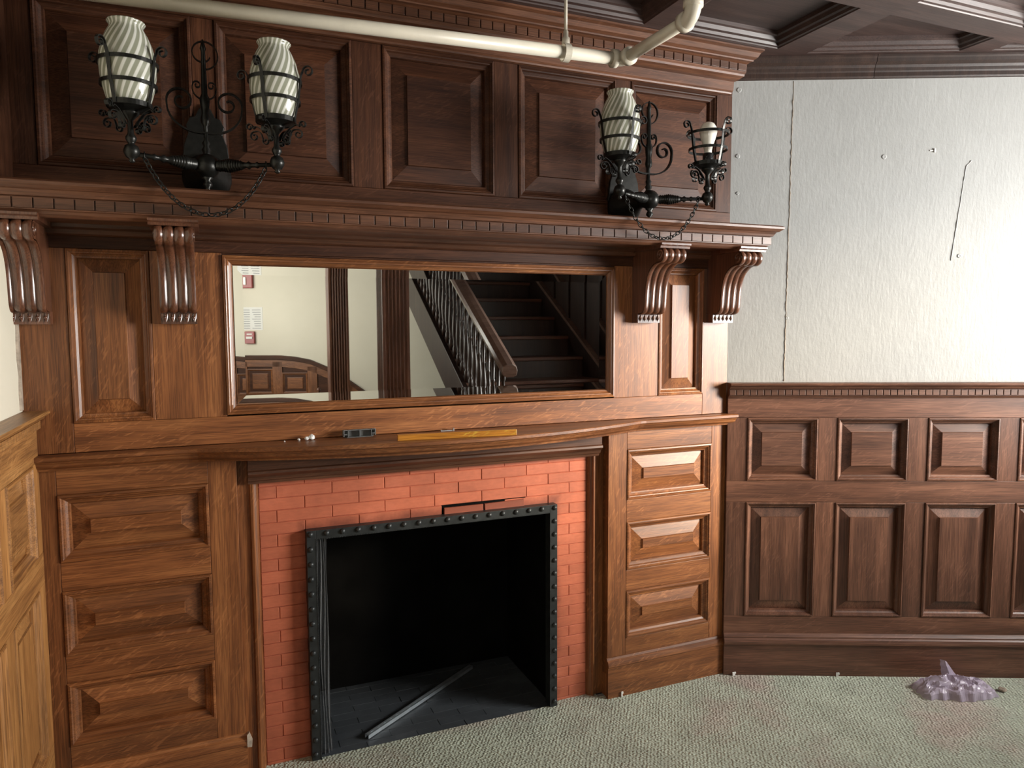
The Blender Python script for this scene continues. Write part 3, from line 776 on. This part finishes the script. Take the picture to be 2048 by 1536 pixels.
# ================================================================== SCONCES
def spiral(cx, cz, r0, a0, turns, sgn, r1=.25, n=30):
    return [(cx+r0*(1-(1-r1)*i/n)*math.cos(a0+sgn*turns*2*math.pi*i/n), cz+r0*(1-(1-r1)*i/n)*math.sin(a0+sgn*turns*2*math.pi*i/n)) for i in range(n+1)]
def bez(p0, p1, p2, p3, n=10):
    return [tuple((1-t)**3*a+3*(1-t)**2*t*b+3*(1-t)*t*t*c+t**3*d for a, b, c, d in zip(p0, p1, p2, p3)) for t in [i/n for i in range(n)]]
def sconce(xc, zc, label, rot, shades):
    s = thing('wall_sconce', label, 'wall lamp', (xc, 0, zc))
    # lobed back plate
    half = [(0, -.100), (.030, -.112), (.062, -.104), (.080, -.082), (.074, -.058), (.060, -.050), (.072, -.020), (.074, .03), (.066, .10), (.052, .14), (.058, .165), (.046, .19), (.03, .195), (.018, .22), (0, .235)]
    pl = half+[(-x, z) for x, z in half[::-1][1:-1]]
    MB().prism(pl, -.012, 0).build('backplate', 'iron', s, bevel=.003)
    b = MB(); b.lathe([(.076, .010), (.074, .020), (.066, .038), (.050, .070), (.036, .095), (.028, .115), (.022, .14), (.026, .165), (.034, .185), (.0375, .20), (.034, .215), (.022, .231), (.006, .238)], (0, 0, 0), (0, -1, 0), 32)
    b.build('body', 'iron', s)
    MB().lathe([(.012, -.030), (.017, -.036), (.008, -.043), (.013, -.052), (.014, -.058), (.006, -.066), (.009, -.072), (.003, -.080)], (0, -.2, 0), n=16).build('finial', 'iron', s)
    MB().lathe([(.016, .030), (.010, .040), (.014, .050), (.008, .060), (.012, .070), (.006, .080), (.0065, .12), (.012, .128), (.014, .14), (.010, .16), (.013, .18), (.015, .20), (.009, .215), (.0075, .30), (.006, .34), (.009, .348), (.002, .375)], (0, -.19, 0), n=16).build('stem', 'iron', s)
    for sg in (-1, 1):
        path = bez((0, .100), (.05, .095), (.10, .12), (.106, .175))+spiral(.066, .190, .040, R(-10), 1.35, 1, .22)
        MB().ribbon([(sg*x, -.19, z) for x, z in path], (0, 1, 0), .013, .0050).build('scroll', 'iron', s)
        path = bez((.004, .20), (.03, .20), (.04, .23), (.030, .245))+spiral(.020, .240, .012, R(20), 1.1, 1, .3)
        MB().ribbon([(sg*x, -.19, z) for x, z in path], (0, 1, 0), .010, .003).build('scroll', 'iron', s)
    path = spiral(0, .335, .046, R(-80), 1.15, 1, .45, 40)
    MB().ribbon([(x, -.185, z) for x, z in path], (0, 1, 0), .010, .003).build('scroll', 'iron', s)
    for k, ang in enumerate((R(180)+TH, -TH)):
        u = Vector((math.cos(ang), math.sin(ang), 0)); o = Vector((0, -.2, 0))
        a = MB()
        pr_ = [(.020, .028), (.014, .034), (.018, .040)]
        h = .046
        for q in range(9):
            rr0 = .0215-.0013*abs(q-3)
            pr_ += [(rr0-.003, h), (rr0, h+.0025), (rr0-.003, h+.006)]; h += .0072
        pr_ += [(.010, h+.004), (.0075, h+.012), (.012, h+.020), (.007, h+.028), (.0065, h+.040), (.010, h+.046), (.0065, h+.052), (.0065, .205)]
        a.lathe(pr_, o, u, 18)
        a.build('arm', 'iron', s)
        e = o+u*ARM+Vector((0, 0, .004))
        hold = MB()
        hold.lathe([(.004, -.030), (.009, -.026), (.006, -.020), (.014, -.016), (.0205, -.004), (.0215, .004), (.017, .016), (.008, .022), (.010, .026), (.0145, .034), (.0145, .040), (.008, .050), (.007, .085), (.018, .098), (.024, .104), (.024, .112), (.010, .114)], e, n=20)
        ho = hold.build('lamp_holder', 'iron', s)
        # cage: three hoops and four straps
        for (rad, z, hh) in ((.0565, .125, .014), (.0712, .180, .010), (.0765, .238, .010)):
            rs = []
            for i in range(36):
                an = 2*math.pi*i/36; d = Vector((math.cos(an), math.sin(an), 0))
                rs.append([e+d*rad+up_*(z-hh/2), e+d*(rad+.0022)+up_*(z-hh/2), e+d*(rad+.0022)+up_*(z+hh/2), e+d*rad+up_*(z+hh/2)])
            MB().rings(rs, closed=True, cap=False).build('hoop', 'iron', ho)
        MB().lathe([(.055, .119), (.03, .112), (.022, .110)], e, n=24, cap=False).build('gallery', 'iron', ho)
        for q in range(4):
            an = rot+q*math.pi/2; d = Vector((math.cos(an), math.sin(an), 0)); wd = Vector((-math.sin(an), math.cos(an), 0))
            pth = [(.060, .118), (.061, .13), (.0736, .180), (.079, .225), (.080, .238)]+bez((.080, .240), (.083, .252), (.086, .258), (.0885, .262), 4)+spiral(.106, .262, .0175, math.pi, 1.3, -1, .3)
            MB().ribbon([e+d*r_+up_*z for r_, z in pth], wd, .009, .0026).build('strap', 'iron', ho)
            pth = spiral(.086, .110, .0115, R(200), 1.15, -1, .35)[::-1]+bez((.0752, .106), (.07, .10), (.07, .115), (.062, .110), 6)[1:]+bez((.062, .110), (.045, .105), (.03, .09), (.012, .060), 8)
            MB().ribbon([e+d*r_+up_*z for r_, z in pth], wd, .010, .0022).build('scroll', 'iron', ho)
            pth = spiral(.070, .082, .0145, R(100), 1.2, -1, .3)[::-1]+bez((.0675, .0963), (.05, .10), (.045, .085), (.044, .075), 8)+spiral(.033, .066, .0105, R(30), 1.1, -1, .35)
            MB().ribbon([e+d*r_+up_*z for r_, z in pth], wd, .009, .002).build('scroll', 'iron', ho)
        if shades[k]:
            g = MB(); gp = [(.052, .0), (.060, .004), (.066, .02), (.0745, .05), (.0805, .085), (.0825, .115), (.0800, .145), (.0715, .178), (.0600, .205), (.0500, .222), (.0485, .229), (.0520, .236), (.0555, .240), (.0545, .2425), (.0510, .240), (.0465, .230), (.0475, .222), (.0575, .203), (.0690, .176), (.0775, .145), (.0800, .115), (.0780, .085), (.0720, .05), (.0640, .02)]
            g.lathe([(a*.885, h*.92) for a, h in gp], (0, 0, 0), n=48, cap=False)
            g.build('glass_shade', 'shade', s, loc=tuple(e+Vector((0, 0, .127))))
        else:
            MB().lathe([(.020, .108), (.020, .165), (.015, .168)], e, n=20).build('bulb_socket', 'black', s)
            MB().lathe([(.014, .165), (.0145, .178), (.020, .200), (.028, .222), (.0335, .245), (.031, .262), (.022, .277), (.009, .2835), (.001, .284)], e, n=28).build('light_bulb', 'bulb', s, label='bare white light bulb without a shade')
    # chain draped between the two arms
    a = Vector((0, -.2, 0))+Vector((-math.cos(TH), -math.sin(TH), 0))*(ARM-.035); b = Vector((0, -.2, 0))+Vector((math.cos(TH), -math.sin(TH), 0))*(ARM-.035)
    NL = 28; sag = .150; pts = []
    for i in range(201):
        t_ = i/200; c_ = (math.cosh((2*t_-1)*1.6)-math.cosh(1.6))/(math.cosh(1.6)-1)
        pts.append(a.lerp(b, t_)+Vector((0, -.004, -.008+c_*sag)))
    ds = [0]
    for i in range(200): ds.append(ds[-1]+(pts[i+1]-pts[i]).length)
    ch = MB()
    for k in range(NL):
        s0 = ds[-1]*(k+.5)/NL; i = max(j for j in range(201) if ds[j] <= s0); i = min(i, 199)
        c = pts[i]; tdir = (pts[i+1]-pts[i]).normalized(); sd = tdir.cross(Vector((0, 1, 0))).normalized(); sd2 = tdir.cross(sd)
        w = (sd+sd2).normalized() if k % 2 else (sd-sd2).normalized(); L = ds[-1]/NL*.68
        lp = []
        for q in range(14):
            an = 2*math.pi*q/14; lp.append(c+tdir*L*math.cos(an)+w*.0068*math.sin(an))
        ch.tube(lp, .0019, 6, closed=True)
    ch.build('chain', 'iron', s)
    for p in (a, b):
        MB().tube([p+Vector((.0, .0105*math.cos(q*math.pi/6), .0105*math.sin(q*math.pi/6)-.001)) for q in range(12)], .0018, 6, closed=True).build('chain_hook', 'iron', s)
    return s
TH = R(26.9); ARM = .2186
sconce(-.79, 2.088, 'black iron wall sconce at left holding two swirled glass shades', R(238), (True, True))
sconce(.79, 2.086, 'black iron wall sconce at right with one glass shade and one bare bulb', R(275), (True, False))

# ================================================================== THINGS ON THE SHELF, IN THE HEARTH, ON THE FLOOR
def crumb(loc, r_, label, cat='debris', group=None, mat='scrap', seed=1, flat=.8):
    rr = random.Random(seed); m = MB(); vs = []; n_, m_ = 10, 7; rs = []
    for i in range(m_):
        th = math.pi*i/(m_-1); rs.append([(r_*math.sin(th)*math.cos(2*math.pi*j/n_)*rr.uniform(.7, 1.2)+0, r_*math.sin(th)*math.sin(2*math.pi*j/n_)*rr.uniform(.7, 1.2), r_*flat*(1-math.cos(th))*rr.uniform(.9, 1.1)) for j in range(n_)])
    m.rings(rs, cap=False)
    return tag(m.build('plaster_crumb', mat, loc=loc), label, cat, group)
SZ = 1.2062
crumb((-.482, -.030, SZ), .012, 'largest white plaster crumb lying on the fireplace shelf', seed=2)
crumb((-.500, -.036, SZ), .008, 'medium white crumb touching the largest one on the shelf', seed=4)
crumb((-.526, -.034, SZ), .005, 'small white crumb left of the larger two on the shelf', seed=5)
crumb((-.575, -.045, SZ), .003, 'tiniest white crumb at the far left of the shelf', seed=6)
bx_ = MB(); x0, x1, y0, y1, z0, z1 = -.055, .055, -.011, .011, 0, .027
bx_.box(x0, x1, y1-.002, y1, z0, z1).box(x0, x1, y0, y1, z1-.002, z1).box(x0+.008, x1-.008, y0, y1, z0, z0+.002)
for x in (x0+.012, -.001, x1-.014): bx_.box(x, x+.002, y0, y1, z0, z1)
bx_.box(x0-.003, x0+.010, y0, y1, .010, .013).box(x1-.010, x1+.003, y0, y1, .010, .013).box(x0-.003, x0, y0, y1, .004, z1).box(x1, x1+.003, y0, y1, .004, z1)
tag(bx_.build('plastic_bracket', 'greyplastic', loc=(-.315, -.026, SZ), rotz=R(2)), 'small grey plastic holder standing on the fireplace shelf', 'holder')
st = MB().box(-.216, .216, -.009, .009, 0, .021).build('wood_strip', 'strip', loc=(.003, -.196, SZ+.0002), rotz=R(-5.5), bevel=.0015)
tag(st, 'short varnished orange wood strip lying along the shelf edge', 'wood strip')
cl = MB().box(-.028, .020, -.004, .004, 0, .003).box(.018, .022, -.006, .006, 0, .010).box(-.030, -.026, -.005, .005, 0, .005)
tag(cl.build('metal_clip', 'zinc', loc=(.022, -.020, SZ), rotz=R(-3)), 'tiny metal clip behind the orange strip on the shelf', 'clip')
# metal channel
ch = MB(); L = .69
ch.box(0, L, -.010, -.0085, 0, .016).box(0, L, .0085, .010, 0, .016).box(0, L, -.010, .010, .0145, .016)
for k in range(18):
    ch.box(.02+k*.037, .032+k*.037, -.002, .002, .016, .0164)
o = ch.build('metal_channel', 'zinc', loc=(-.287, .098, -.002), rotz=math.atan2(.387, .563))
tag(o, 'thin metal channel lying diagonally on the black hearth', 'metal channel')
# plastic bag
bag = MB(); rs = []; NU, NV = 44, 28
import mathutils
def nz(x, y, z): return mathutils.noise.noise(Vector((x, y, z)))
for i in range(NU+1):
    u = -1+2*i/NU; row_ = []
    for j in range(NV+1):
        v = -1+2*j/NV
        rad = (1-.35*u*u)
        x = .165*u+.012*nz(u*3, v*3, 1); y = .088*v*rad+.02*nz(u*4, v*2, 5)
        edge = max(0, 1-u*u)*max(0, 1-v*v)
        h = .062*edge**.42*(.85+.45*nz(u*1.6, v*1.6, 3))
        h += (.016*(1-2*abs(nz(u*3.2+v*1.2, v*3.5, 9)))-.006)*(edge**.35)
        h += .006*abs(nz(u*11, v*5, 2))*edge**.2
        h += .016*math.exp(-((u+.45)/.25)**2-((v-.1)/.5)**2)
        h -= .016*math.exp(-((u-.45+.3*v)/.16)**2)*edge
        row_.append((x, y, max(.002, h)))
    rs.append(row_)
vs = [p for r_ in rs for p in r_]; w_ = NV+1
bag.add(vs, [(i*w_+j, (i+1)*w_+j, (i+1)*w_+j+1, i*w_+j+1) for i in range(NU) for j in range(NV)], False)
ear = []
for i in range(9):
    t_ = i/8
    for j in range(7):
        q = -1+2*j/6
        ear.append((.012-.028*t_+q*(.040-.022*t_)+.004*nz(i*.9, j*.7, 4), .030+.012*t_+.010*abs(q)+.006*nz(i, j, 8), .030+.082*t_-.010*q*t_+.008*(1-abs(q))*(t_ > .9)))
bag.add(ear, [(i*7+j, i*7+j+1, (i+1)*7+j+1, (i+1)*7+j) for i in range(8) for j in range(6)], False)
tag(bag.build('plastic_bag', 'film', loc=(2.150, -.550, 0), rotz=R(-22)), 'crumpled lilac plastic bag on the carpet by the right wainscot', 'bag')
crumb((2.345, -.632, 0), .017, 'beige pebble of debris just right of the lilac bag', mat='grey', seed=12, flat=.5)
# white scraps by the skirting
def scrap(loc, rz, label, sz=(.006, .022)):
    m = MB().box(-sz[0]/2, sz[0]/2, -.002, .002, 0, sz[1]).box(sz[0]/2, sz[0]/2+.004, -.003, .003, sz[1]*.6, sz[1])
    return tag(m.build('cable_clip', 'scrap', loc=loc, rotz=rz), label, 'clip')
scrap((.792, -.022, .001), R(15), 'small white clip at foot of oak plinth right of the firebox')
def onB(s, z, out): return (BX+s*math.cos(BA)-math.sin(BA)*out, -s*math.sin(BA)-math.cos(BA)*out, z)
scrap(onB(.045, .001, .044), R(-10), 'small white clip in the corner where the right wainscot begins', (.012, .016))
scrap(onB(.512, .001, .046), R(-30), 'small white clip at the skirting left of the plastic bag', (.010, .020))
# grey broken end of the left plinth moulding
MB().add([(-.727, -.022, .176), (-.727, -.022, .132), (-.712, -.018, .128), (-.709, -.012, .150), (-.720, -.014, .180), (-.727, 0, .176), (-.727, 0, .132), (-.712, 0, .128), (-.709, 0, .150), (-.720, 0, .180)], [(0, 1, 2, 3, 4), (1, 6, 7, 2), (2, 7, 8, 3), (3, 8, 9, 4), (4, 9, 5, 0)]).build('chipped_end', 'grey', fp_)

# ================================================================== WHAT THE MIRROR SHOWS: HALL, COLUMNS, STAIRS
def column(x, y, label):
    c = thing('column', label, 'column', (x, y, 0))
    pts = []; h = .095; nfl = 6
    for s in range(4):
        a = R(90*s); dx, dy = math.cos(a), math.sin(a); tx, ty = -dy, dx
        for k in range(nfl):
            w = 2*(h-.018)/nfl; b0 = -(h-.018)+k*w
            if k == 0: pts.append((dx*h+tx*(-h), dy*h+ty*(-h)))
            for q in range(6):
                t_ = q/5; d = .010*math.sin(math.pi*t_); bb = b0+w*(.08+.84*t_)
                pts.append((dx*(h-d)+tx*bb, dy*(h-d)+ty*bb))
    n_ = len(pts)
    MB().add([(px, py, .30) for px, py in pts]+[(px, py, ZC-.12) for px, py in pts], [(i, (i+1) % n_, (i+1) % n_+n_, i+n_) for i in range(n_)], r=.4).build('shaft', 'brownz', c)
    MB().box(-.115, .115, -.115, .115, 0, .30).box(-.105, .105, -.105, .105, .30, .33).build('base', 'brownx', c, bevel=.004)
    MB().box(-.105, .105, -.105, .105, ZC-.15, ZC-.12).box(-.12, .12, -.12, .12, ZC-.12, ZC).build('capital', 'brownx', c, bevel=.004)
column(.395, -2.385, 'fluted brown wooden column, the wider of the two in the mirror')
column(.395, -4.76, 'fluted brown wooden column, the narrower and farther one in the mirror')

stc = thing('staircase', 'dark wooden staircase with turned balusters rising away, reflected in the mirror', 'staircase')
X0s, X1s = .98, 2.18
def nz_(n): return .122+.174*n
def ny_(n): return -2.63-.28*(n-6)
for n_s in range(3, 15):
    z = nz_(n_s); y = ny_(n_s)
    MB().box(X0s+.005, X1s, y-.29, y+.02, z-.03, z).build('tread', 'brownx', stc, bevel=.006)
    MB().box(X0s+.03, X1s, y-.02, y, z-.174, z-.03).build('riser', 'dark', stc)
# landing at the foot
MB().box(X0s, X1s+.5, ny_(3), -1.66, .02, nz_(2)).build('landing', 'dark', stc, bevel=.004)
# unseen low wall, added to keep low window light off wainscot and carpet
MB().box(X1s-.4, DX-.16, -1.70, -1.662, 0, 1.14).build('added_light_block', 'dark', stc, bevel=.004)
MB().box(X1s-.43, DX-.16, -1.73, -1.64, 1.14, 1.18).build('added_light_block_cap', 'dark', stc, bevel=.004)
# outer string, hand rail, balusters
ya, yb_ = -1.68, ny_(14)
def zs(y): return nz_(6)+(ny_(6)-y)*(.174/.28)
MB().add([(X0s-.03, ya, zs(ya)-.26), (X0s-.03, yb_, zs(yb_)-.26), (X0s-.03, yb_, zs(yb_)+.06), (X0s-.03, ya, zs(ya)+.06), (X0s+.01, ya, zs(ya)-.26), (X0s+.01, yb_, zs(yb_)-.26), (X0s+.01, yb_, zs(yb_)+.06), (X0s+.01, ya, zs(ya)+.06)],
         [(0, 1, 2, 3), (7, 6, 5, 4), (0, 3, 7, 4), (1, 5, 6, 2), (3, 2, 6, 7), (0, 4, 5, 1)]).build('outer_string', 'dark', stc, bevel=.004)
hr = MB(); pr_ = []
rh_ = .70; yr0, yr1 = -1.70, -4.4
hp = [(-.048, -.01), (-.056, .02), (-.048, .048), (-.02, .066), (.02, .066), (.048, .048), (.056, .02), (.048, -.01), (.025, -.022), (-.025, -.022)]
rs = [[(X0s+.02+a, yy, zs(yy)+rh_+b) for a, b in hp] for yy in (yr0, yr1)]
MATS['railpaint'] = wood('rail_polished', 'x', (.14, .09, .07), (.19, .125, .10), (.24, .165, .135), rough=.15, coat=1, fleck=0)
hr.rings(rs, smooth=False).build('handrail', 'railpaint', stc, bevel=.006)
bal = MB().lathe([(.017, 0), (.017, .09), (.010, .10), (.015, .12), (.011, .14), (.019, .20), (.021, .26), (.014, .36), (.009, .42), (.014, .43), (.009, .44), (.012, .52), (.010, .56), (.016, .57), (.016, .70)], n=10)
b0 = None
for i in range(27):
    yy = -1.82-.0933*i
    zb = zs(yy)+.05 if True else 0
    if b0 is None: b0 = bal.build('baluster', 'dark', stc, loc=(X0s+.02, yy, zb)); b0.scale.z = .93
    else:
        c = b0.copy(); COL.objects.link(c); c.parent = stc; c.location = (X0s+.02, yy, zb)
nw = MB().box(-.05, .05, -.05, .05, .02, 1.02).lathe([(.045, 1.02), (.05, 1.04), (.035, 1.06), (.045, 1.10), (.05, 1.13), (.04, 1.16)], n=16)
nwo = nw.build('newel_post', 'dark', stc, loc=(X0s+.02, -1.69, 0), bevel=.003)
MB().lathe([(.04, 1.155), (.078, 1.165), (.086, 1.18), (.082, 1.195), (.06, 1.205), (.01, 1.21)], n=8).build('newel_cap', 'railpaint', nwo)
# inner string and panelled side wall of the stairs
sw = thing('stair_side_wall', 'dark panelled wall beside the stairs, at the right end of the mirror', 'panelling')
y_a, y_b = ny_(5)+.05, -4.62
MB().add([(X1s+.03, y_a, 0), (X1s+.03, y_b, 0), (X1s+.03, y_b, 2.74), (X1s+.03, y_a, 2.74), (X1s+.07, y_a, 0), (X1s+.07, y_b, 0), (X1s+.07, y_b, 2.74), (X1s+.07, y_a, 2.74)],
         [(3, 2, 1, 0), (4, 5, 6, 7), (0, 4, 7, 3), (1, 2, 6, 5), (3, 7, 6, 2), (0, 1, 5, 4)]).build('backing', 'dark', sw)
def slant(off0, off1, x0, x1, name, ya_=None, yb2=None, par=sw, mat='railpaint'):
    a, b = (ya_ or y_a), (yb2 or y_b)
    q = [(a, zs(a)+off0), (b, min(2.74, zs(b)+off0)), (b, min(2.745, zs(b)+off1)), (a, zs(a)+off1)]
    MB().add([(x0, y, z) for y, z in q]+[(x1, y, z) for y, z in q], [(0, 1, 2, 3), (7, 6, 5, 4), (0, 3, 7, 4), (1, 5, 6, 2), (3, 2, 6, 7), (0, 4, 5, 1)]).build(name, mat, par)
slant(-.20, .12, X1s, X1s+.029, 'inner_string', mat='dark'); slant(.12, .15, X1s-.02, X1s+.029, 'string_cap')
slant(.80, .87, X1s-.01, X1s+.029, 'wall_rail', yb2=-3.6)
for k in range(6):
    yy = -2.6-.3*k
    z0, z1 = zs(yy)+.15, min(2.74, zs(yy)+.80)
    if z1-z0 > .1: MB().box(X1s+.012, X1s+.029, yy-.05, yy+.0, z0, z1).build('stile', 'dark', sw)

# back wall wainscot with the swept rail, alarm, pull station, notice
wbk = thing('wainscot', 'red-brown wainscot with a swept curved top rail, at the left of the mirror', 'wainscot', (-.47, -6.23, 0), BKA)
def topz(s):   # s = distance to the right as the mirror shows it
    pts = [(-1.2, 1.27), (.45, 1.265), (.62, 1.25), (.80, 1.215), (1.0, 1.13), (1.2, 1.01), (1.44, .84), (2.3, .22)]
    for (a, za), (b, zb) in zip(pts, pts[1:]):
        if a <= s <= b: return za+(zb-za)*(s-a)/(b-a)
    return pts[-1][1]
NN = 70; S0, S1 = -.90, 2.0
body = MB(); railm = MB(); rs = []; rs2 = []
for i in range(NN+1):
    s = S0+(S1-S0)*i/NN; x = -s; z = topz(s)
    rs.append([(x, -.02, 0), (x, 0, 0), (x, 0, z-.02), (x, -.02, z-.02)])
    rs2.append([(x, -.055, z-.03), (x, 0, z-.045), (x, 0, z+.015), (x, -.055, z+.015)])
body.rings(rs, r=.2).build('backing', 'redx', wbk); railm.rings(rs2, r=.2).build('swept_rail', 'redx', wbk)
rs3 = [[(p[0][0], -.034, p[0][2]-.005), (p[0][0], -.02, p[0][2]-.005), (p[0][0], -.02, p[0][2]-.085), (p[0][0], -.034, p[0][2]-.085)] for p in rs2]
MB().rings(rs3).build('swept_board', 'oakx', wbk)
for k in range(5):
    s0 = -.72+k*.40; s1 = s0+.29; zt = min(1.13, topz(s1)-.14)
    for a, b in ((.84, zt), (.25, min(.76, zt))):
        if b-a > .13: panel(wbk, -s1, -s0, a, b, 'oak', 'x', yb=-.034, mw=.024, bw=.034)
for k in range(7):
    s0 = -.83+k*.40; zt = topz(s0+.05)-.06
    MB().box(-s0-.11, -s0, -.034, -.02, 0, max(.1, zt)).build('stile', 'oakz', wbk)
MB().box(.9, -1.4, -.034, -.02, .76, .84).build('rail', 'oakx', wbk)
def onK(s, z, out=0):
    c, sn = math.cos(BKA), math.sin(BKA)
    return (-.47+(-s)*c+out*sn, -6.23+(-s)*sn-out*c, z)
al = thing('fire_alarm', 'red fire alarm strobe high on the cream wall in the mirror', 'alarm', onK(.09, 2.125), BKA)
MB().box(-.082, .082, -.045, 0, -.08, .08).build('housing', 'redbox', al, bevel=.006)
MB().box(-.016, .016, -.06, -.045, -.045, .045).build('strobe_lens', 'bulb', al, bevel=.006)
ps = thing('fire_pull_station', 'red fire pull station low on the cream wall in the mirror', 'alarm', onK(.12, 1.485), BKA)
MB().box(-.055, .055, -.04, 0, -.07, .07).build('housing', 'redbox', ps, bevel=.005)
MB().box(-.035, .035, -.052, -.040, -.015, .010).box(-.03, .03, -.042, -.040, .03, .045).build('pull_handle', 'paper', ps, bevel=.002)
nb = thing('notice', 'white printed notice sheet taped between the two red alarms in the mirror', 'paper', onK(.13, 1.70), BKA)
MB().box(-.135, .135, -.003, 0, -.13, .13).build('sheet', 'paper', nb)
pt = MB()
for c_ in range(2):
    for r_ in range(9):
        w0 = -.115+c_*.125; pt.box(w0, w0+rc.uniform(.06, .10), -.0034, -.003, .095-r_*.026, .102-r_*.026)
pt.build('printed_lines', 'greyplastic', nb)
# small turned newel in the hall
nh = MB().lathe([(.045, 0), (.045, .62), (.05, .64), (.035, .66), (.028, .74), (.036, .82), (.05, .86), (.05, .90), (.015, .91), (.012, .94), (.022, .955), (.012, .975), (.001, .985)], n=16)
tag(nh.build('turned_post', 'brownz', loc=(.22, -4.95, 0)), 'short turned wooden post beside the farther column in the mirror', 'post')
